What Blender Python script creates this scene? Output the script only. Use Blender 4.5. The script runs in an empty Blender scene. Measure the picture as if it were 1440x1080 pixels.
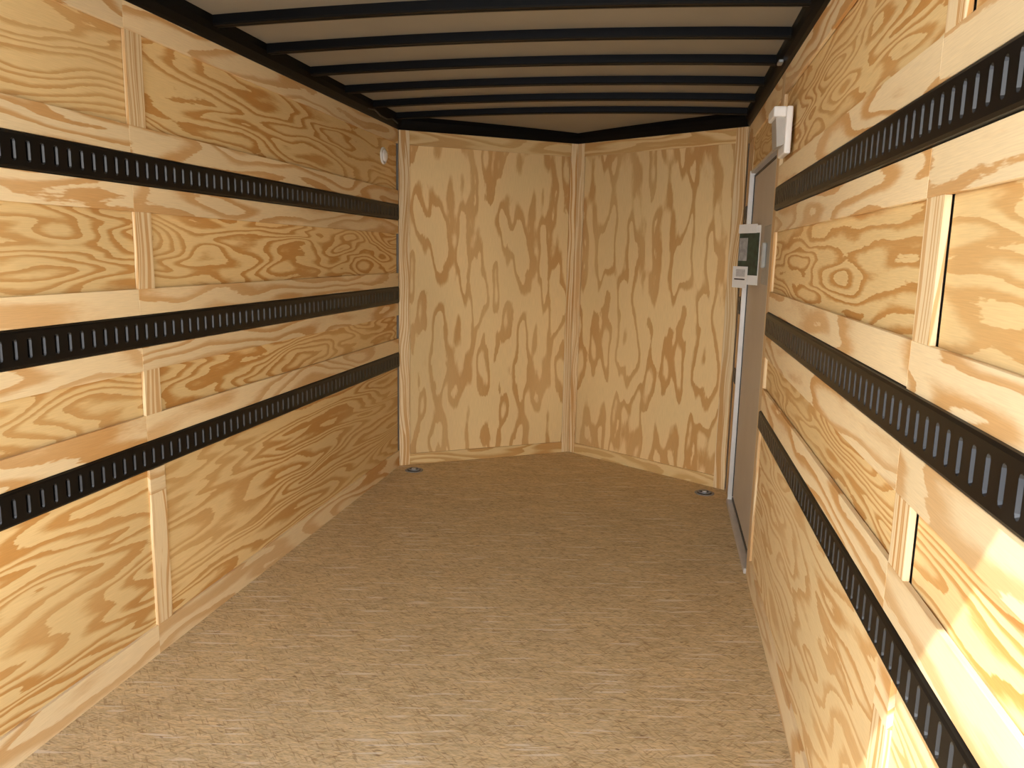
import bpy, bmesh, math, random
from mathutils import Vector, Matrix
C = bpy.context.scene
COL = C.collection
random.seed(4)

# ------------------------------------------------------------------ camera
L, R = 1.76, 0.449            # distances of the left and right wall from the camera axis
cam_d = bpy.data.cameras.new('camera')
cam = bpy.data.objects.new('camera', cam_d); COL.objects.link(cam)
cam_d.sensor_fit = 'HORIZONTAL'; cam_d.sensor_width = 36.0
cam_d.lens = 1092.64 / 1440 * 36.0
cam_d.clip_start = 0.02
r_ = Vector((0.98106219, 0.19255915, 0.02092714))
u_ = Vector((-0.05227959, 0.1592151, 0.98585871))
f_ = Vector((-0.1865042, 0.96828277, -0.16626683))
cam.matrix_world = Matrix(((r_.x, u_.x, -f_.x, 0), (r_.y, u_.y, -f_.y, 0), (r_.z, u_.z, -f_.z, 1.4856), (0, 0, 0, 1)))
C.camera = cam

# ------------------------------------------------------------------ light
SKY = 2.35
SUN = 3.8
C.view_settings.view_transform = 'Standard'; C.view_settings.look = 'None'
C.view_settings.gamma = 1.0; C.view_settings.use_curve_mapping = False
C.view_settings.exposure = 1.12
W = bpy.data.worlds.new('sky'); C.world = W; W.use_nodes = True
wn = W.node_tree.nodes; wl = W.node_tree.links; wn.clear()
wo = wn.new('ShaderNodeOutputWorld'); wb = wn.new('ShaderNodeBackground')
wt = wn.new('ShaderNodeTexCoord'); ws = wn.new('ShaderNodeSeparateXYZ'); wr = wn.new('ShaderNodeValToRGB')
wl.new(wt.outputs['Generated'], ws.inputs[0]); wl.new(ws.outputs['Z'], wr.inputs[0])
e = wr.color_ramp.elements
e[0].position = 0.0; e[0].color = (1.75, 1.68, 1.56, 1)
e[1].position = 0.8; e[1].color = (0.30, 0.45, 0.80, 1)
e2 = wr.color_ramp.elements.new(0.25); e2.color = (0.95, 1.0, 1.06, 1)
wl.new(wr.outputs[0], wb.inputs[0]); wb.inputs[1].default_value = SKY
wl.new(wb.outputs[0], wo.inputs[0])

sun_d = bpy.data.lights.new('sun', 'SUN'); sun = bpy.data.objects.new('sun', sun_d); COL.objects.link(sun)
sun_d.energy = SUN; sun_d.angle = math.radians(0.6); sun_d.color = (1.0, 0.985, 0.95)
sd = Vector((0.62, 1.0, -1.35)).normalized()
sun.rotation_euler = sd.to_track_quat('-Z', 'Y').to_euler()
sun.location = (-4, -6, 8)

# ------------------------------------------------------------------ materials
class G:
    """tiny node-graph writer"""
    def __init__(s, name):
        s.m = bpy.data.materials.new(name); s.m.use_nodes = True
        s.t = s.m.node_tree; s.t.nodes.clear()
        s.o = s.n('ShaderNodeOutputMaterial'); s.b = s.n('ShaderNodeBsdfPrincipled')
        s.l(s.b.outputs[0], s.o.inputs[0])
    def n(s, k): return s.t.nodes.new(k)
    def l(s, a, b): s.t.links.new(a, b)
    def put(s, sock, v):
        if isinstance(v, (int, float)): sock.default_value = v
        elif isinstance(v, tuple): sock.default_value = v if len(v) == len(sock.default_value) else (*v, 1)
        else: s.l(v, sock)
    def math(s, op, a, b=0.0, c=0.0):
        n = s.n('ShaderNodeMath'); n.operation = op
        s.put(n.inputs[0], a); s.put(n.inputs[1], b); s.put(n.inputs[2], c); return n.outputs[0]
    def vec(s, x, y, z=0.0):
        n = s.n('ShaderNodeCombineXYZ'); s.put(n.inputs[0], x); s.put(n.inputs[1], y); s.put(n.inputs[2], z); return n.outputs[0]
    def noise(s, v, scale=1.0, detail=2.0, rough=0.5, out='Fac'):
        n = s.n('ShaderNodeTexNoise'); s.put(n.inputs['Vector'], v); n.inputs['Scale'].default_value = scale
        n.inputs['Detail'].default_value = detail; n.inputs['Roughness'].default_value = rough; return n.outputs[out]
    def smooth(s, v, a, b, lo=0.0, hi=1.0):
        n = s.n('ShaderNodeMapRange'); n.interpolation_type = 'SMOOTHSTEP'
        s.put(n.inputs[0], v); n.inputs[1].default_value = a; n.inputs[2].default_value = b
        n.inputs[3].default_value = lo; n.inputs[4].default_value = hi; return n.outputs[0]
    def mix(s, f, a, b, mode='MIX'):
        n = s.n('ShaderNodeMix'); n.data_type = 'RGBA'; n.blend_type = mode
        s.put(n.inputs[0], f); s.put(n.inputs[6], a); s.put(n.inputs[7], b); return n.outputs[2]
    def uv(s):
        t = s.n('ShaderNodeUVMap'); q = s.n('ShaderNodeSeparateXYZ'); s.l(t.outputs[0], q.inputs[0])
        return q.outputs[0], q.outputs[1]
    def bump(s, h, strength, dist):
        n = s.n('ShaderNodeBump'); n.inputs['Strength'].default_value = strength; n.inputs['Distance'].default_value = dist
        s.l(h, n.inputs['Height']); s.l(n.outputs[0], s.b.inputs['Normal'])

EARLY = (0.80, 0.583, 0.276); LATE = (0.56, 0.280, 0.074); PALE = (0.815, 0.642, 0.380)

def plywood(name, su, sv, rings, early=EARLY, late=LATE, lo=0.30, depth=1.0, period=None, rag=0.05, detail=1.6, soft=0.36):
    """rotary-cut softwood face: growth rings of a wobbly log cut along a gently waving surface (u runs with the grain)"""
    g = G(name); u, v = g.uv()
    wob = g.math('MULTIPLY', g.math('SUBTRACT', g.noise(g.vec(g.math('MULTIPLY', u, 1.7), g.math('MULTIPLY', v, 4.0), 3.1), 1.0, 1.0), 0.5), 0.10)
    vv = g.math('ADD', v, wob)
    if period:
        th = g.math('MULTIPLY', vv, 2 * math.pi / period)
        rr = 0.56
        P = g.vec(g.math('MULTIPLY', g.math('COSINE', th), rr), g.math('MULTIPLY', g.math('SINE', th), rr),
                  g.math('ADD', g.math('MULTIPLY', u, su), g.math('MULTIPLY', v, 0.16)))
    else:
        P = g.vec(g.math('MULTIPLY', u, su), g.math('MULTIPLY', vv, sv), 0.37)
    F = g.noise(P, 1.0, detail, 0.42)
    ragged = g.math('MULTIPLY', g.math('SUBTRACT', g.noise(g.vec(g.math('MULTIPLY', u, 24.0), g.math('MULTIPLY', v, 170.0), 0.0), 1.0, 2.0), 0.5), rag * 3.4)
    ragged2 = g.math('MULTIPLY', g.math('SUBTRACT', g.noise(g.vec(g.math('MULTIPLY', u, 9.0), g.math('MULTIPLY', v, 34.0), 7.0), 1.0, 2.0), 0.5), rag * 4.5)
    x = g.math('ADD', g.math('ADD', g.math('MULTIPLY', F, rings), ragged), ragged2)
    t = g.math('FRACT', x)
    a = g.smooth(t, lo, lo + soft); b = g.smooth(t, 1.0, 0.95)
    dark = g.math('MULTIPLY', a, b)
    amt = g.smooth(g.noise(g.vec(g.math('MULTIPLY', u, 0.9), g.math('MULTIPLY', v, 2.6), 5.5), 1.0, 1.0), 0.25, 0.7, 0.55, 1.0)
    dark = g.math('MULTIPLY', g.math('MULTIPLY', dark, amt), depth)
    col = g.mix(dark, early, late)
    tone = g.smooth(g.noise(g.vec(g.math('MULTIPLY', u, 0.5), g.math('MULTIPLY', v, 1.1), 9.0), 1.0, 1.0), 0.3, 0.7, 0.90, 1.08)
    fib = g.smooth(g.noise(g.vec(g.math('MULTIPLY', u, 14.0), g.math('MULTIPLY', v, 420.0), 2.0), 1.0, 2.0), 0.2, 0.8, 0.93, 1.06)
    k = g.math('MULTIPLY', tone, fib)
    col = g.mix(1.0, col, g.vec(k, k, k), 'MULTIPLY')
    # the odd pin knot
    vo = g.n('ShaderNodeTexVoronoi'); vo.inputs['Scale'].default_value = 1.0
    g.l(g.vec(g.math('MULTIPLY', u, 2.3), g.math('MULTIPLY', v, 3.4), 1.0), vo.inputs['Vector'])
    kn = g.smooth(vo.outputs['Distance'], 0.045, 0.015)
    sepc = g.n('ShaderNodeSeparateColor'); g.l(vo.outputs['Color'], sepc.inputs[0])
    kn = g.math('MULTIPLY', kn, g.math('GREATER_THAN', sepc.outputs[0], 0.86))
    col = g.mix(g.math('MULTIPLY', kn, 0.85), col, (0.10, 0.035, 0.012))
    g.l(col, g.b.inputs['Base Color'])
    g.b.inputs['Roughness'].default_value = 0.62; g.b.inputs['Specular IOR Level'].default_value = 0.28
    g.bump(g.math('ADD', fib, g.math('MULTIPLY', dark, 0.3)), 0.12, 0.002)
    return g.m

M_PANEL = plywood('pine plywood panel', 0.75, 5.2, 18.0, lo=0.42, detail=2.2, rag=0.07)
M_PANEL2 = plywood('pine plywood panel swirled', 0.95, 5.6, 20.0, lo=0.40, detail=2.2, rag=0.07)
M_LOW = plywood('pine plywood lower panel', 0.50, 5.2, 22.0, lo=0.36, detail=2.2, rag=0.07)
M_SIDE = plywood('pine plywood pale lower panel', 0.8, 5.4, 16.0, early=(0.81, 0.62, 0.335), lo=0.42, detail=2.2, rag=0.08, depth=0.75)
M_STRIP = plywood('pine plywood strip', 0.9, 5.5, 8.0, early=PALE, depth=0.85, lo=0.42)
M_BATTEN = plywood('pine batten', 0.35, 26.0, 7.0, early=PALE, depth=0.9, lo=0.3, rag=0.02)
M_NOSE = plywood('pine plywood nose panel', 1.45, 1.0, 5.2, period=0.62, lo=0.60, soft=0.16, depth=0.82, detail=1.9, rag=0.04, late=(0.55, 0.27, 0.075), early=(0.82, 0.60, 0.295))
M_NSTRIP = plywood('pine plywood nose strip', 1.1, 7.0, 9.0, depth=0.9)

def floor_mat():
    g = G('oriented strand floor'); t = g.n('ShaderNodeTexCoord'); q = g.n('ShaderNodeSeparateXYZ'); g.l(t.outputs['Object'], q.inputs[0])
    X, Y = q.outputs[0], q.outputs[1]
    col = (0.61, 0.452, 0.235)
    val = None
    for i, (ang, sx, sy, w) in enumerate(((0.0, 26, 190, 1.0), (0.25, 20, 150, 0.9), (-0.22, 34, 230, 0.9), (1.1, 24, 150, 0.25), (-0.9, 26, 160, 0.25))):
        c, s = math.cos(ang), math.sin(ang)
        xr = g.math('ADD', g.math('MULTIPLY', X, c), g.math('MULTIPLY', Y, s))
        yr = g.math('SUBTRACT', g.math('MULTIPLY', Y, c), g.math('MULTIPLY', X, s))
        vo = g.n('ShaderNodeTexVoronoi'); vo.inputs['Scale'].default_value = 1.0
        g.l(g.vec(g.math('MULTIPLY', xr, sx), g.math('MULTIPLY', yr, sy), i * 3.3), vo.inputs['Vector'])
        sc = g.n('ShaderNodeSeparateColor'); g.l(vo.outputs['Color'], sc.inputs[0])
        d = g.math('MULTIPLY', g.math('SUBTRACT', sc.outputs[0], 0.5), w)
        val = d if val is None else g.math('ADD', val, d)
    big = g.noise(g.vec(g.math('MULTIPLY', X, 3.0), g.math('MULTIPLY', Y, 6.0), 0.0), 1.0, 3.0)
    fine = g.noise(g.vec(g.math('MULTIPLY', X, 60.0), g.math('MULTIPLY', Y, 260.0), 0.0), 1.0, 3.0)
    tot = g.math('ADD', g.math('MULTIPLY', val, 0.20), g.math('ADD', g.math('MULTIPLY', g.math('SUBTRACT', big, 0.5), 0.45), g.math('MULTIPLY', g.math('SUBTRACT', fine, 0.5), 0.9)))
    k = g.math('ADD', 1.0, tot)
    c = g.mix(1.0, col, g.vec(k, g.math('MULTIPLY', k, k) if False else k, k), 'MULTIPLY')
    for i, (ang, sx, sy) in enumerate(((0.05, 30, 260), (0.3, 28, 230), (-0.28, 32, 250), (0.9, 34, 260), (-0.8, 36, 270))):
        cs, sn = math.cos(ang), math.sin(ang)
        xr = g.math('ADD', g.math('MULTIPLY', X, cs), g.math('MULTIPLY', Y, sn)); yr = g.math('SUBTRACT', g.math('MULTIPLY', Y, cs), g.math('MULTIPLY', X, sn))
        vo = g.n('ShaderNodeTexVoronoi'); vo.inputs['Scale'].default_value = 1.0
        g.l(g.vec(g.math('MULTIPLY', xr, sx), g.math('MULTIPLY', yr, sy), 20 + i * 2.7), vo.inputs['Vector'])
        sc = g.n('ShaderNodeSeparateColor'); g.l(vo.outputs['Color'], sc.inputs[0])
        c = g.mix(g.math('MULTIPLY', g.math('GREATER_THAN', sc.outputs[0], 0.90), 0.30), c, (0.76, 0.60, 0.37))
        c = g.mix(g.math('MULTIPLY', g.math('GREATER_THAN', sc.outputs[1], 0.955), 0.45), c, (0.30, 0.165, 0.065))
    # dusty pale scuffs dragged across the boards, and a few dark slivers
    sc1 = g.smooth(g.noise(g.vec(g.math('ADD', g.math('MULTIPLY', X, 4.0), g.math('MULTIPLY', Y, 3.0)), g.math('MULTIPLY', g.math('SUBTRACT', Y, g.math('MULTIPLY', X, 0.22)), 46.0), 4.0), 1.0, 2.0), 0.60, 0.68, 0.0, 0.7)
    c = g.mix(sc1, c, (0.80, 0.69, 0.52))
    dk = g.smooth(g.noise(g.vec(g.math('MULTIPLY', X, 30.0), g.math('MULTIPLY', Y, 95.0), 8.0), 1.0, 1.0), 0.66, 0.76, 0.0, 0.75)
    c = g.mix(dk, c, (0.17, 0.095, 0.045))
    g.l(c, g.b.inputs['Base Color']); g.b.inputs['Roughness'].default_value = 0.55
    g.b.inputs['Specular IOR Level'].default_value = 0.3
    g.bump(fine, 0.15, 0.002)
    return g.m
M_FLOOR = floor_mat()

def plain(name, col, rough=0.5, metal=0.0, spec=0.5, var=0.06, scale=18.0):
    g = G(name); t = g.n('ShaderNodeTexCoord')
    n = g.noise(t.outputs['Object'], scale, 3.0)
    k = g.smooth(n, 0.25, 0.75, 1 - var, 1 + var)
    g.l(g.mix(1.0, col, g.vec(k, k, k), 'MULTIPLY'), g.b.inputs['Base Color'])
    g.b.inputs['Roughness'].default_value = rough; g.b.inputs['Metallic'].default_value = metal
    g.b.inputs['Specular IOR Level'].default_value = spec
    return g.m
M_BLACK = plain('black enamelled steel', (0.0045, 0.004, 0.0035), 0.38, spec=0.25, var=0.15)
M_LIP = plain('black enamel lightened for sky glint', (0.016, 0.016, 0.016), 0.36, spec=0.45, var=0.2)  # same enamel, lightened and glossier to imitate sky reflected in the lips
M_RAIL = plain('black painted tube', (0.003, 0.003, 0.003), 0.42, spec=0.12)
M_SKIN = plain('roof skin', (0.29, 0.262, 0.205), 0.55, var=0.05, scale=3.0)
M_OUT = plain('grey sheathing', (0.25, 0.22, 0.18), 0.7)
M_LOCK = plain('dull grey lock metal', (0.36, 0.35, 0.31), 0.5, var=0.06)
M_GREY = plain('grey door skin', (0.52, 0.45, 0.36), 0.5, var=0.04, scale=4)
M_ALU = plain('mill aluminium', (0.60, 0.565, 0.52), 0.45, 0.4, var=0.05)
M_WHITE = plain('white plastic', (0.90, 0.88, 0.83), 0.4, var=0.02)
M_SHADE = plain('plastic greyed for hood shade', (0.42, 0.39, 0.34), 0.5, var=0.03)  # shade under the vent hood, put into the louvre colour
M_ZINC = plain('zinc plated steel', (0.50, 0.52, 0.54), 0.35, 0.8, var=0.1)
M_PANRIM = plain('grey pressed steel', (0.24, 0.24, 0.235), 0.45, 0.3, var=0.1)
M_PAN = plain('dark pressed steel', (0.05, 0.05, 0.05), 0.5, 0.5, var=0.1)
M_PAPER = plain('white paper', (0.80, 0.79, 0.76), 0.7, var=0.02)
M_GREEN = plain('dark green print', (0.018, 0.045, 0.032), 0.35, var=0.5, scale=30)
M_PHOTO = plain('grey photo print', (0.33, 0.33, 0.33), 0.4, var=0.3, scale=26)
M_INK = plain('black ink', (0.02, 0.02, 0.02), 0.5)
M_PRINT = plain('pale grey print', (0.52, 0.51, 0.50), 0.6, var=0.15, scale=160)
M_RAMP = plain('ramp greyed to cut warm bounce', (0.30, 0.28, 0.25), 0.7, var=0.15, scale=5)  # grey chosen so the added ramp bounces less orange light inside
M_CONC = plain('concrete', (0.55, 0.52, 0.48), 0.8, var=0.12, scale=2)

# ------------------------------------------------------------------ helpers
Z = Vector((0, 0, 1))
class Frame:
    def __init__(s, o, a, n): s.o = Vector(o); s.a = Vector(a).normalized(); s.n = Vector(n).normalized()
    def p(s, a, b, w): return s.o + s.a * a + Z * b + s.n * w
WORLD = Frame((0, 0, 0), (1, 0, 0), (0, 1, 0))       # p(x, z, y)
FL = Frame((-L, 0, 0), (0, 1, 0), (1, 0, 0))
FR = Frame((R, 0, 0), (0, 1, 0), (-1, 0, 0))
CL = Vector((-L, 5.03, 0)); AP = Vector((-0.66, 5.745, 0)); CR = Vector((R, 5.03, 0))
dl = (AP - CL).normalized(); dr = (CR - AP).normalized()
FNL = Frame(CL, dl, (dl.y, -dl.x, 0)); FNR = Frame(AP, dr, (dr.y, -dr.x, 0))
NLEN = (AP - CL).length; NRLEN = (CR - AP).length

def link(name, bm, mat, parent=None, smooth=False, **props):
    """one mesh object, origin moved to the centre of its bottom"""
    bmesh.ops.recalc_face_normals(bm, faces=bm.faces)
    vs = [v.co.copy() for v in bm.verts]
    lo = Vector([min(v[i] for v in vs) for i in range(3)]); hi = Vector([max(v[i] for v in vs) for i in range(3)])
    org = Vector(((lo.x + hi.x) / 2, (lo.y + hi.y) / 2, lo.z))
    bmesh.ops.translate(bm, verts=bm.verts, vec=-org)
    me = bpy.data.meshes.new(name); bm.to_mesh(me); bm.free()
    o = bpy.data.objects.new(name, me); COL.objects.link(o)
    me.materials.append(mat)
    if smooth:
        for p in me.polygons: p.use_smooth = True
    o.location = org
    if parent is not None:
        o.parent = parent
        o.location = org - parent.matrix_world.translation if False else org - wloc(parent)
    for k, v in props.items(): o[k] = v
    return o
def wloc(o):
    l = Vector(o.location)
    while o.parent is not None:
        o = o.parent; l = l + Vector(o.location)
    return l
def empty(name, loc, **props):
    o = bpy.data.objects.new(name, None); COL.objects.link(o); o.location = loc; o.empty_display_size = 0.05
    for k, v in props.items(): o[k] = v
    return o
def boxbm(fr, a0, a1, b0, b1, w0, w1, bevel=0.0, bm=None, seg=1):
    own = bm is None
    if own: bm = bmesh.new()
    vs = [bm.verts.new(fr.p(a, b, w)) for a in (a0, a1) for b in (b0, b1) for w in (w0, w1)]
    fs = [bm.faces.new([vs[i] for i in q]) for q in ((0, 1, 3, 2), (4, 6, 7, 5), (0, 4, 5, 1), (2, 3, 7, 6), (0, 2, 6, 4), (1, 5, 7, 3))]
    bmesh.ops.recalc_face_normals(bm, faces=fs)
    if bevel:
        es = list({e for f in fs for e in f.edges})
        bmesh.ops.bevel(bm, geom=es, offset=bevel, segments=seg, affect='EDGES', profile=0.5)
    return bm
_seed = [0]
def board(name, fr, a0, a1, b0, b1, mat, parent, w=0.0, th=0.012, vert=False, bevel=0.0008, seed=None):
    bm = boxbm(fr, a0, a1, b0, b1, w - th, w, bevel)
    if seed is None:
        _seed[0] += 1; seed = _seed[0]
    su, sv = seed * 7.31, seed * 3.77
    uvl = bm.loops.layers.uv.new('UVMap')
    for f in bm.faces:
        for lp in f.loops:
            d = lp.vert.co - fr.o
            a, b, n = d.dot(fr.a), d.z, d.dot(fr.n)
            lp[uvl].uv = (b + su, a + n + sv) if vert else (a + su, b + n + sv)
    return link(name, bm, mat, parent)
def lathe(prof, axis_fr, n=32):
    """prof: list of (r, h); axis_fr: (origin, axis dir)"""
    o, ax = Vector(axis_fr[0]), Vector(axis_fr[1]).normalized()
    t = Vector((0, 0, 1)) if abs(ax.z) < 0.9 else Vector((1, 0, 0))
    e1 = ax.cross(t).normalized(); e2 = ax.cross(e1)
    bm = bmesh.new(); rings = []
    for r, h in prof:
        if r < 1e-6: rings.append([bm.verts.new(o + ax * h)])
        else: rings.append([bm.verts.new(o + ax * h + (e1 * math.cos(2 * math.pi * i / n) + e2 * math.sin(2 * math.pi * i / n)) * r) for i in range(n)])
    for A, B in zip(rings, rings[1:]):
        for i in range(n):
            j = (i + 1) % n
            if len(A) == 1 and len(B) == 1: continue
            if len(A) == 1: bm.faces.new((A[0], B[i], B[j]))
            elif len(B) == 1: bm.faces.new((A[i], B[0], A[j]))
            else: bm.faces.new((A[i], B[i], B[j], A[j]))
    return bm
def tube(pts, r, n=8, closed=False, bm=None):
    bm = bm or bmesh.new(); pts = [Vector(p) for p in pts]; N = len(pts); rings = []
    for i, p in enumerate(pts):
        a = pts[(i - 1) % N] if (closed or i > 0) else p; b = pts[(i + 1) % N] if (closed or i < N - 1) else p
        t = (b - a).normalized(); k = Z if abs(t.z) < 0.9 else Vector((1, 0, 0))
        e1 = t.cross(k).normalized(); e2 = t.cross(e1)
        rings.append([bm.verts.new(p + (e1 * math.cos(2 * math.pi * j / n) + e2 * math.sin(2 * math.pi * j / n)) * r) for j in range(n)])
    for i in range(N if closed else N - 1):
        A, B = rings[i], rings[(i + 1) % N]
        for j in range(n): bm.faces.new((A[j], A[(j + 1) % n], B[(j + 1) % n], B[j]))
    if not closed: bm.faces.new(rings[0]); bm.faces.new(rings[-1][::-1])
    return bm

# ------------------------------------------------------------------ heights and seams
Y0 = 0.30                      # rear edge of the box
HP = 2.265                     # top of the plywood
ROWS = {'L': dict(t1=(1.683, 1.787), t2=(1.136, 1.248), t3=(0.697, 0.803), r1=(1.877, 2.176), r2=(1.337, 1.596), r3=(0.895, 1.054), low=0.110),
        'R': dict(t1=(1.684, 1.790), t2=(1.148, 1.256), t3=(0.728, 0.817), r1=(1.872, 2.164), r2=(1.343, 1.597), r3=(0.915, 1.055), low=0.105)}

# ------------------------------------------------------------------ setting
# ground outside, floor, roof
link('ground', boxbm(WORLD, -30, 30, -0.62, -0.60, -40, 14), M_CONC, kind='structure')
bm = bmesh.new()
poly = [(-L - 0.06, Y0), (R + 0.06, Y0), (R + 0.06, 5.06), (-0.66, 5.86), (-L - 0.06, 5.06)]
top = [bm.verts.new((x, y, 0)) for x, y in poly]; bot = [bm.verts.new((x, y, -0.03)) for x, y in poly]
bm.faces.new(top); bm.faces.new(bot[::-1])
for i in range(5): bm.faces.new((top[i], bot[i], bot[(i + 1) % 5], top[(i + 1) % 5]))
floor = link('floor', bm, M_FLOOR, kind='structure')

XC, HW = (R - L) / 2, (R + L) / 2
def skin_z(x): return 2.348 + 0.022 * (1 - ((x - XC) / HW) ** 2)
bm = bmesh.new(); rows = []
xs = [-L - 0.06 + (2 * HW + 0.12) * i / 20 for i in range(21)]
for y, dz in ((Y0 - 0.02, 0), (2.0, 0), (4.98, 0), (5.95, -0.05)):
    rows.append(([bm.verts.new((x, y, skin_z(x) + dz)) for x in xs], [bm.verts.new((x, y, skin_z(x) + 0.02 + dz)) for x in xs]))
for (a, b), (c, d) in zip(rows, rows[1:]):
    for i in range(20):
        bm.faces.new((a[i], a[i + 1], c[i + 1], c[i])); bm.faces.new((b[i], d[i], d[i + 1], b[i + 1]))
    bm.faces.new((a[0], c[0], d[0], b[0])); bm.faces.new((a[20], b[20], d[20], c[20]))
for a, b in (rows[0], rows[-1]):
    for i in range(20): bm.faces.new((a[i], b[i], b[i + 1], a[i + 1]))
ceiling = link('ceiling', bm, M_SKIN, kind='structure')

# wall shells behind the boards
wall_left = link('wall_left', boxbm(FL, Y0, 5.06, -0.03, 2.40, -0.06, -0.031), M_OUT, kind='structure')
bm = boxbm(FR, Y0, 3.655, -0.03, 2.40, -0.06, -0.031)
boxbm(FR, 4.765, 5.06, -0.03, 2.40, -0.06, -0.031, bm=bm); boxbm(FR, 3.655, 4.765, 1.985, 2.40, -0.06, -0.031, bm=bm)
wall_right = link('wall_right', bm, M_OUT, kind='structure')
wall_nl = link('wall_front_left', boxbm(FNL, -0.04, NLEN + 0.03, -0.03, 2.40, -0.06, -0.031), M_OUT, kind='structure')
wall_nr = link('wall_front_right', boxbm(FNR, -0.03, NRLEN + 0.04, -0.03, 2.40, -0.06, -0.031), M_OUT, kind='structure')
# rear header, corner posts and an unseen ramp door, added for bounce, folded down behind the camera
link('trim_1', boxbm(WORLD, -L - 0.06, R + 0.06, 2.251, 2.40, Y0 - 0.04, Y0), M_RAIL, kind='structure')
bm = bmesh.new()
rp = [(-L, Y0 - 0.01, -0.01), (R, Y0 - 0.01, -0.01), (R, -1.75, -0.575), (-L, -1.75, -0.575)]
t_ = [bm.verts.new(p) for p in rp]; b_ = [bm.verts.new((p[0], p[1], p[2] - 0.03)) for p in rp]
bm.faces.new(t_); bm.faces.new(b_[::-1])
for i in range(4): bm.faces.new((t_[i], b_[i], b_[(i + 1) % 4], t_[(i + 1) % 4]))
link('unseen_ramp_door', bm, M_RAMP, kind='structure')

PR = -0.015                    # panels sit this far behind the strips
def wall_boards(side, fr, parent, y_near, y_far, seam, batten):
    """all plywood of one side wall between y_near and y_far; seam = where sheets butt; batten = (y0, y1)"""
    q = ROWS[side]; s0, s1 = (seam if seam else (None, None))
    spans = [(y_near, seam - 0.0006), (seam + 0.0006, y_far)] if seam else [(y_near, y_far)]
    for i, (a, b) in enumerate(spans):
        near = seam is not None and i == 0
        jog = 0.007 if (side == 'R' and near) else 0.0
        for b0, b1 in ((q['r1'][1], HP), (q['t1'][1], q['r1'][0]), (q['r2'][1], q['t1'][0]), (q['t2'][1] - jog, q['r2'][0]), (q['r3'][1], q['t2'][0]), (q['t3'][1], q['r3'][0])):
            board('furring_strip', fr, a, b, b0, b1, M_STRIP, parent)
    return spans

# ---- left wall
q = ROWS['L']; SL = 2.372; BL0, BL1 = 2.374, 2.460; YF = 5.026
def strips(side, fr, parent, spans, jog_near=0.0):
    q = ROWS[side]
    for i, (a, b) in enumerate(spans):
        j = jog_near if i == 0 else 0.0
        for b0, b1 in ((q['r1'][1], HP), (q['t1'][1], q['r1'][0]), (q['r2'][1], q['t1'][0]), (q['t2'][1] - j, q['r2'][0]),
                       (q['r3'][1], q['t2'][0]), (q['t3'][1], q['r3'][0])):
            board('furring_strip', fr, a, b, b0, b1, M_STRIP, parent)
def panels(side, fr, parent, spans, mats):
    q = ROWS[side]
    for (a, b) in spans:
        for (b0, b1), m in zip((q['r1'], q['r2'], q['r3']), mats):
            board('plywood_panel', fr, a, b, b0 - 0.008, b1 + 0.008, m, parent, w=PR)
strips('L', FL, wall_left, [(Y0, SL - 0.0001), (SL + 0.0001, YF)])
panels('L', FL, wall_left, [(Y0, BL0 + 0.01), (BL1 - 0.01, YF)], (M_PANEL, M_PANEL2, M_PANEL2))
board('plywood_panel', FL, Y0, BL0 + 0.001, 0.10, q['t3'][0], M_LOW, wall_left, w=-0.010)
board('plywood_panel', FL, BL1 - 0.001, YF, 0.10, q['t3'][0], M_LOW, wall_left, w=-0.010)
board('plywood_panel', FL, BL0, BL1, 0.606, q['t3'][0], M_STRIP, wall_left, w=0.0)
for b0, b1 in (q['r1'], q['r2'], q['r3'], (0.110, 0.606)):
    board('batten', FL, BL0, BL1, b0, b1, M_BATTEN, wall_left, vert=True)
bl = empty('baseboard_left', (-L, 2.6, 0), kind='structure')
board('base_strip', FL, Y0, SL - 0.0001, 0.0, q['low'], M_STRIP, bl, th=0.016, w=0.002)
board('base_strip', FL, SL + 0.0001, YF, 0.0, q['low'], M_STRIP, bl, th=0.016, w=0.002)

# ---- right wall
q = ROWS['R']; SR = 1.535; BR0, BR1 = 1.440, 1.533; YD = 3.56
strips('R', FR, wall_right, [(Y0, SR - 0.0001), (SR + 0.0001, YD)], 0.007)
panels('R', FR, wall_right, [(Y0, BR0 - 0.0015), (BR1 - 0.01, YD)], (M_PANEL2, M_PANEL, M_PANEL2))
board('plywood_panel', FR, Y0, BR0 - 0.003, 0.095, q['t3'][0], M_SIDE, wall_right, w=-0.010)
board('plywood_panel', FR, BR1, YD, 0.095, q['t3'][0], M_SIDE, wall_right, w=-0.010)
board('plywood_panel', FR, BR0, BR1, 0.62, q['t3'][0], M_STRIP, wall_right, w=0.0)
for b0, b1 in (q['r1'], q['r2'], q['r3'], (0.105, 0.620)):
    board('batten', FR, BR0, BR1, b0, b1, M_BATTEN, wall_right, vert=True)
board('batten', FR, YD + 0.001, 3.650, 0.0, HP, M_BATTEN, wall_right, vert=True, th=0.03)      # post beside the door
# piece above the door and the narrow return between door and corner
board('furring_strip', FR, 3.651, 5.027, q['r1'][1], HP, M_STRIP, wall_right)
board('plywood_panel', FR, 3.651, 4.77, 1.975, q['r1'][1] + 0.005, M_PANEL2, wall_right, w=-0.010)
board('plywood_panel', FR, 4.77, 5.027, 0.0, q['r1'][1], M_BATTEN, wall_right, w=-0.006, vert=True)
br = empty('baseboard_right', (R, 2.0, 0), kind='structure')
board('base_strip', FR, Y0, SR - 0.0001, 0.0, q['low'], M_STRIP, br, th=0.016, w=0.002)
board('base_strip', FR, SR + 0.0001, YD, 0.0, q['low'], M_STRIP, br, th=0.016, w=0.002)

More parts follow.
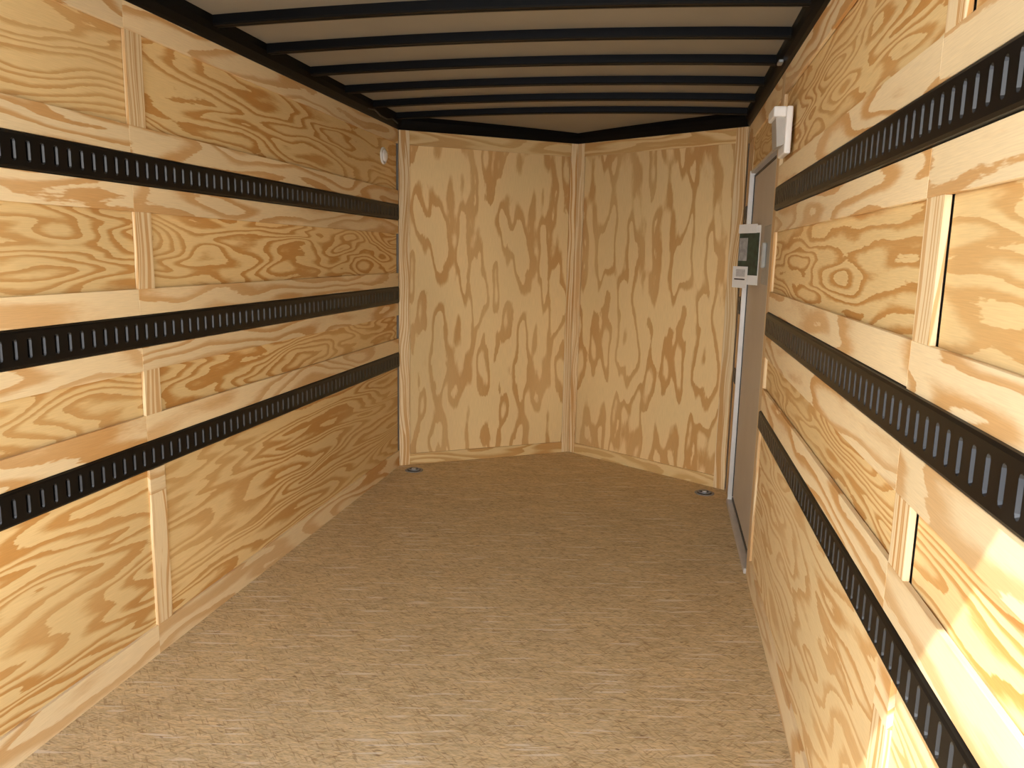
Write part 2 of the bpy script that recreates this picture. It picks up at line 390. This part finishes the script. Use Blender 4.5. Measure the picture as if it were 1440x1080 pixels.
# ---- the two plywood faces of the V-shaped front
for fr, ln, par, left in ((FNL, NLEN, wall_nl, True), (FNR, NRLEN, wall_nr, False)):
    outer = (0.002, 0.075) if left else (ln - 0.085, ln - 0.005)
    inner = (ln - 0.055, ln - 0.0005) if left else (0.0005, 0.060)
    a0, a1 = (outer[1], inner[0]) if left else (inner[1], outer[0])
    board('plywood_panel', fr, a0 - 0.01, a1 + 0.01, 0.06, HP - 0.08, M_NOSE, par, w=PR, vert=True, seed=40 if left else 57)
    board('batten', fr, outer[0], outer[1], 0.0, HP, M_BATTEN, par, vert=True)
    board('batten', fr, inner[0], inner[1], 0.0, HP, M_BATTEN, par, vert=True, w=0.001)
    board('furring_strip', fr, a0, a1, HP - 0.092, HP, M_NSTRIP, par)
    board('furring_strip', fr, a0, a1, 0.0, 0.078, M_NSTRIP, par)

# ---- black top rails: a rolled cove over the plywood
def rail(name, fr, a0, a1):
    prof = [(-0.03, HP - 0.002), (0.004, HP - 0.002), (0.012, HP + 0.006), (0.024, HP + 0.03), (0.030, HP + 0.055), (0.032, 2.40), (-0.03, 2.40)]
    bm = bmesh.new(); A = [bm.verts.new(fr.p(a0, b, w)) for w, b in prof]; B = [bm.verts.new(fr.p(a1, b, w)) for w, b in prof]
    for i in range(len(prof)):
        j = (i + 1) % len(prof); bm.faces.new((A[i], A[j], B[j], B[i]))
    bm.faces.new(A); bm.faces.new(B[::-1])
    return link(name, bm, M_RAIL, kind='structure')
rail('trim_2', FL, Y0, 5.02); rail('trim_3', FR, Y0, 5.02)
rail('trim_4', FNL, -0.01, NLEN + 0.02); rail('trim_5', FNR, -0.02, NRLEN + 0.01)

# ------------------------------------------------------------------ roof bows
bow_pos = [('first', 2.87), ('second', 3.28), ('third', 3.70), ('fourth', 4.12), ('fifth', 4.53), ('sixth', 4.93)]
bow_lab = ['nearest black roof bow, at the top edge of the photo', 'second black roof bow from the top of the photo',
           'third black roof bow from the top of the photo', 'fourth black roof bow, just beyond the third',
           'fifth black roof bow, last but one before the pointed front', 'farthest black roof bow, just before the pointed front wall']
def make_bow(y):
    n = 24; x0, x1 = -L + 0.028, R - 0.028
    prof = [(-0.026, 0.0), (-0.024, -0.030), (-0.020, -0.036), (-0.004, -0.0375), (0.0, -0.035), (0.004, -0.0375), (0.020, -0.036), (0.024, -0.030), (0.026, 0.0)]
    bm = bmesh.new(); rg = []
    for i in range(n + 1):
        x = x0 + (x1 - x0) * i / n
        rg.append([bm.verts.new((x, y + dy, skin_z(x) - 0.0005 + dz)) for dy, dz in prof])
    for A, B in zip(rg, rg[1:]):
        for j in range(len(prof)):
            k = (j + 1) % len(prof); bm.faces.new((A[j], A[k], B[k], B[j]))
    bm.faces.new(rg[0]); bm.faces.new(rg[-1][::-1])
    return bm
b0 = link('roof_bow', make_bow(bow_pos[0][1]), M_RAIL, label=bow_lab[0], category='roof bow', group='black bows across the roof')
for (nm, y), lab in list(zip(bow_pos, bow_lab))[1:]:
    o = b0.copy(); COL.objects.link(o); o.location.y = y; o['label'] = lab

# ------------------------------------------------------------------ slotted cargo rails
def etrack_bm(fr, a0, a1, b0, b1, slot_h=0.062, pitch=0.0508, slots=True):
    bm = bmesh.new(); f = 0.008; e = 0.009; bc = (b0 + b1) / 2; bl_, bh_ = b0 + e, b1 - e
    n = int((a1 - a0 - 0.02) / pitch); st = a0 + ((a1 - a0) - n * pitch) / 2
    def quad(*ps): bm.faces.new([bm.verts.new(fr.p(*p)) for p in ps])
    # folded flanges and ends
    for (x0, w0), (x1, w1) in (((b0, -0.004), (b0 + 0.003, 0.005)), ((b0 + 0.003, 0.005), (bl_, f)), ((bh_, f), (b1 - 0.003, 0.005)), ((b1 - 0.003, 0.005), (b1, -0.004))):
        quad((a0, x0, w0), (a1, x0, w0), (a1, x1, w1), (a0, x1, w1))
    quad((a0, bl_, f), (st, bl_, f), (st, bh_, f), (a0, bh_, f)); quad((st + n * pitch, bl_, f), (a1, bl_, f), (a1, bh_, f), (st + n * pitch, bh_, f))
    for a in (a0, a1):
        quad((a, b0, -0.004), (a, b0 + 0.003, 0.005), (a, b1 - 0.003, 0.005), (a, b1, -0.004)); quad((a, b0 + 0.003, 0.005), (a, bl_, f), (a, bh_, f), (a, b1 - 0.003, 0.005))
    r = 0.0045; ro = 0.0085; hs = slot_h / 2 - ro
    def loop(rad, hs_, c):
        pts = []
        for k in range(5):
            t = math.pi * k / 4; pts.append((c + rad * math.cos(t), bc + hs_ + rad * math.sin(t)))
        for k in range(5):
            t = math.pi + math.pi * k / 4; pts.append((c + rad * math.cos(t), bc - hs_ + rad * math.sin(t)))
        return pts
    for i in range(n):
        c = st + (i + 0.5) * pitch; h = pitch / 2
        outer = [(c + h, bc + hs), (c + h, bh_), (c, bh_), (c - h, bh_), (c - h, bc + hs), (c - h, bc - hs), (c - h, bl_), (c, bl_), (c + h, bl_), (c + h, bc - hs)]
        rings = [[bm.verts.new(fr.p(a, b, f)) for a, b in outer]]
        for rad, w in ((ro, f), (ro - 0.0006, f - 0.0003), (r, f - 0.0055), (r, -0.012)):
            rings.append([bm.verts.new(fr.p(a, b, w)) for a, b in loop(rad, hs, c)])
        for q_, (A, B) in enumerate(zip(rings, rings[1:])):
            for j in range(10):
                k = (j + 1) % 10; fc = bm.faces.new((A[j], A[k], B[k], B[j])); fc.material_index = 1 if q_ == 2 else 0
        bm.faces.new([bm.verts.new(fr.p(a, b, -0.020)) for a, b in loop(r + 0.004, hs, c)])
    return bm
def etrack(fr, a0, a1, bb, lab, grp):
    bm = etrack_bm(fr, a0, a1, bb[0], bb[1])
    bmesh.ops.remove_doubles(bm, verts=bm.verts, dist=0.0002)
    o = link('cargo_rail', bm, M_BLACK, label=lab, category='cargo rail', group=grp)
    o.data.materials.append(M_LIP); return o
q = ROWS['L']
for k, w in (('t1', 'topmost'), ('t2', 'middle one'), ('t3', 'lowest')):
    etrack(FL, Y0 + 0.02, 5.015, (q[k][0] + 0.0015, q[k][1] - 0.0015), 'long black slotted cargo rail along the left plywood wall, %s of three' % w, 'slotted rails on the left wall')
q = ROWS['R']
for k, w in (('t1', 'topmost'), ('t2', 'middle one'), ('t3', 'lowest')):
    etrack(FR, Y0 + 0.02, 3.555, (q[k][0] + 0.0015, q[k][1] - 0.0015), 'long black slotted cargo rail along the right plywood wall, %s of three' % w, 'slotted rails on the right wall')
for k, w in (('t1', 'topmost'), ('t2', 'middle one'), ('t3', 'lowest')):
    etrack(FR, 4.80, 4.935, (q[k][0] + 0.0015, q[k][1] - 0.0015), 'short black rail stub between grey door and front corner, %s of three' % w, 'short rail stubs beyond the door')

# ------------------------------------------------------------------ side door
DW = -0.024
door = empty('door_1', (R, 4.2, 0), kind='structure')
link('door_leaf', boxbm(FR, 3.665, 4.745, 0.045, 1.955, DW - 0.03, DW, 0.004), M_GREY, door)
bm = boxbm(FR, 3.651, 3.662, 0.0, 1.975, DW - 0.03, 0.0, 0.001)
boxbm(FR, 4.748, 4.768, 0.0, 1.975, DW - 0.03, 0.006, 0.001, bm=bm)
boxbm(FR, 3.662, 4.748, 1.960, 1.975, DW - 0.03, 0.0, 0.001, bm=bm)
link('door_frame', bm, M_ALU, door)
link('threshold', boxbm(FR, 3.655, 4.765, 0.0, 0.028, DW - 0.03, 0.012, 0.003), M_ALU, door)
bm = boxbm(FR, 3.668, 4.74, 0.029, 0.046, DW - 0.02, DW + 0.004, 0.002)
boxbm(FR, 3.668, 4.74, 1.940, 1.952, DW - 0.01, DW + 0.006, 0.002, bm=bm)
boxbm(FR, 4.735, 4.742, 0.05, 1.95, DW - 0.01, DW + 0.005, 0.001, bm=bm)
link('weather_seal', bm, M_INK, door)
lp = link('lock_plate', boxbm(FR, 3.74, 4.02, 1.36, 1.64, DW, DW + 0.012, 0.004), M_LOCK, door)
bm = boxbm(FR, 3.86, 3.89, 1.44, 1.56, DW + 0.012, DW + 0.035, 0.006)
link('door_handle', bm, M_LOCK, lp)

# ------------------------------------------------------------------ small fittings
# white hooded side vent at the head of the door
v = empty('wall_vent', (R, 3.33, 1.89), label='white plastic hooded vent high on the right wall beside the door', category='vent')
link('flange', boxbm(FR, 3.26, 3.44, 1.888, 2.066, 0.0, 0.024, 0.006, seg=2), M_WHITE, v)
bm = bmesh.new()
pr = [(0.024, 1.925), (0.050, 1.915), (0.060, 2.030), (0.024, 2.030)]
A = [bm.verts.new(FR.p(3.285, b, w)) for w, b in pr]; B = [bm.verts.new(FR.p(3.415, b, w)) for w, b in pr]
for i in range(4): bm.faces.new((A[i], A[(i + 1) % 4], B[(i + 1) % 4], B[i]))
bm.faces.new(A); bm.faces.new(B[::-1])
link('louvre', bm, M_SHADE, v, label='louvre box greyed for shade under the hood')
bm = boxbm(FR, 3.265, 3.435, 2.026, 2.066, 0.024, 0.072, 0.006, seg=2)
link('hood', bm, M_WHITE, v)
# round white vent far up the left wall
rv = empty('round_vent', (-L - 0.012, 4.775, 2.068), label='small round white plastic vent high on the left wall by the front corner', category='vent')
link('rim', lathe([(0.0, 0.0), (0.052, 0.0), (0.053, 0.004), (0.050, 0.009), (0.042, 0.011), (0.040, 0.008), (0.0, 0.008)], ((-L - 0.012, 4.775, 2.068), (1, 0, 0))), M_WHITE, rv, smooth=True)
link('cap', lathe([(0.036, 0.0085), (0.036, 0.016), (0.030, 0.021), (0.015, 0.024), (0.0, 0.0245)], ((-L - 0.012, 4.775, 2.068), (1, 0, 0))), M_WHITE, rv, smooth=True)

# recessed tie-down rings in the floor
def dring(x, y, lab):
    t = empty('tie_down_ring', (x, y, 0), label=lab, category='tie-down ring', group='tie-down rings in the floor')
    link('pan', lathe([(0.062, 0.0), (0.062, 0.003), (0.055, 0.005), (0.050, 0.0045), (0.044, 0.0015), (0.0, 0.001)], ((x, y, 0), (0, 0, 1)), 36), M_PANRIM, t, smooth=True)
    link('recess', lathe([(0.046, 0.0022), (0.040, 0.0026), (0.0, 0.0026)], ((x, y, 0), (0, 0, 1)), 32), M_PAN, t, label='dark recess of the pan')
    bm = tube([(x + 0.034 * math.cos(a), y + 0.030 * math.sin(a), 0.0085) for a in [2 * math.pi * i / 28 for i in range(28)]], 0.0055, 8, True)
    link('ring', bm, M_PANRIM, t, smooth=True)
    bm = boxbm(WORLD, x - 0.014, x + 0.014, 0.003, 0.016, y - 0.016, y + 0.016, 0.004, seg=2)
    link('bracket', bm, M_ZINC, t)
    return t
dring(-1.625, 4.945, 'round steel tie-down ring in the floor at the left front corner')
dring(0.316, 4.930, 'round steel tie-down ring in the floor near the grey door')

# leaflet packet hanging open off the door
pk = empty("leaflet", (R - 0.02, 4.35, 1.33), label='dark green and white printed leaflet packet hanging off the grey door', category='leaflet')
ang = math.radians(26)
ad = Vector((-math.sin(ang), math.cos(ang), 0.0))                     # runs away from the door into the room
FP = Frame((R + 0.021, 4.26, 0), ad, (-math.cos(ang), -math.sin(ang), 0))
link('sheet', boxbm(FP, 0.0, 0.20, 1.345, 1.655, -0.003, 0.0, 0.0006), M_PAPER, pk)
link('header', boxbm(FP, 0.03, 0.205, 1.615, 1.662, 0.0, 0.003, 0.0006), M_PAPER, pk)
link('picture', boxbm(FP, 0.004, 0.196, 1.395, 1.616, 0.0, 0.002, 0.0004), M_GREEN, pk, label='dark green printed picture')
link('photo', boxbm(FP, 0.11, 0.19, 1.47, 1.59, 0.002, 0.003, 0.0003), M_PHOTO, pk, label='grey photo')
cd = link('card', boxbm(FP, 0.09, 0.235, 1.325, 1.44, 0.003, 0.006, 0.0006), M_PAPER, pk, label='white card')
link('print_block', boxbm(FP, 0.11, 0.20, 1.385, 1.425, 0.006, 0.0066), M_PRINT, cd)
link('ink_bar', boxbm(FP, 0.11, 0.215, 1.368, 1.375, 0.006, 0.0066), M_INK, cd)

# small bright clip and a bit of cable on the black rails
cl = link('rail_clip', boxbm(FR, 3.50, 3.56, HP + 0.012, HP + 0.026, 0.02, 0.04, 0.003), M_ZINC, label='small shiny metal clip on the black rail above the right wall', category='clip')
bm = tube([FL.p(4.42 + 0.1 * i, HP + 0.022 + 0.012 * math.sin(i * 1.9), 0.034) for i in range(6)], 0.005, 8)
link('cable', bm, M_PAN, smooth=True, label='short dark grey cable tucked on the black rail at the left front corner', category='cable')
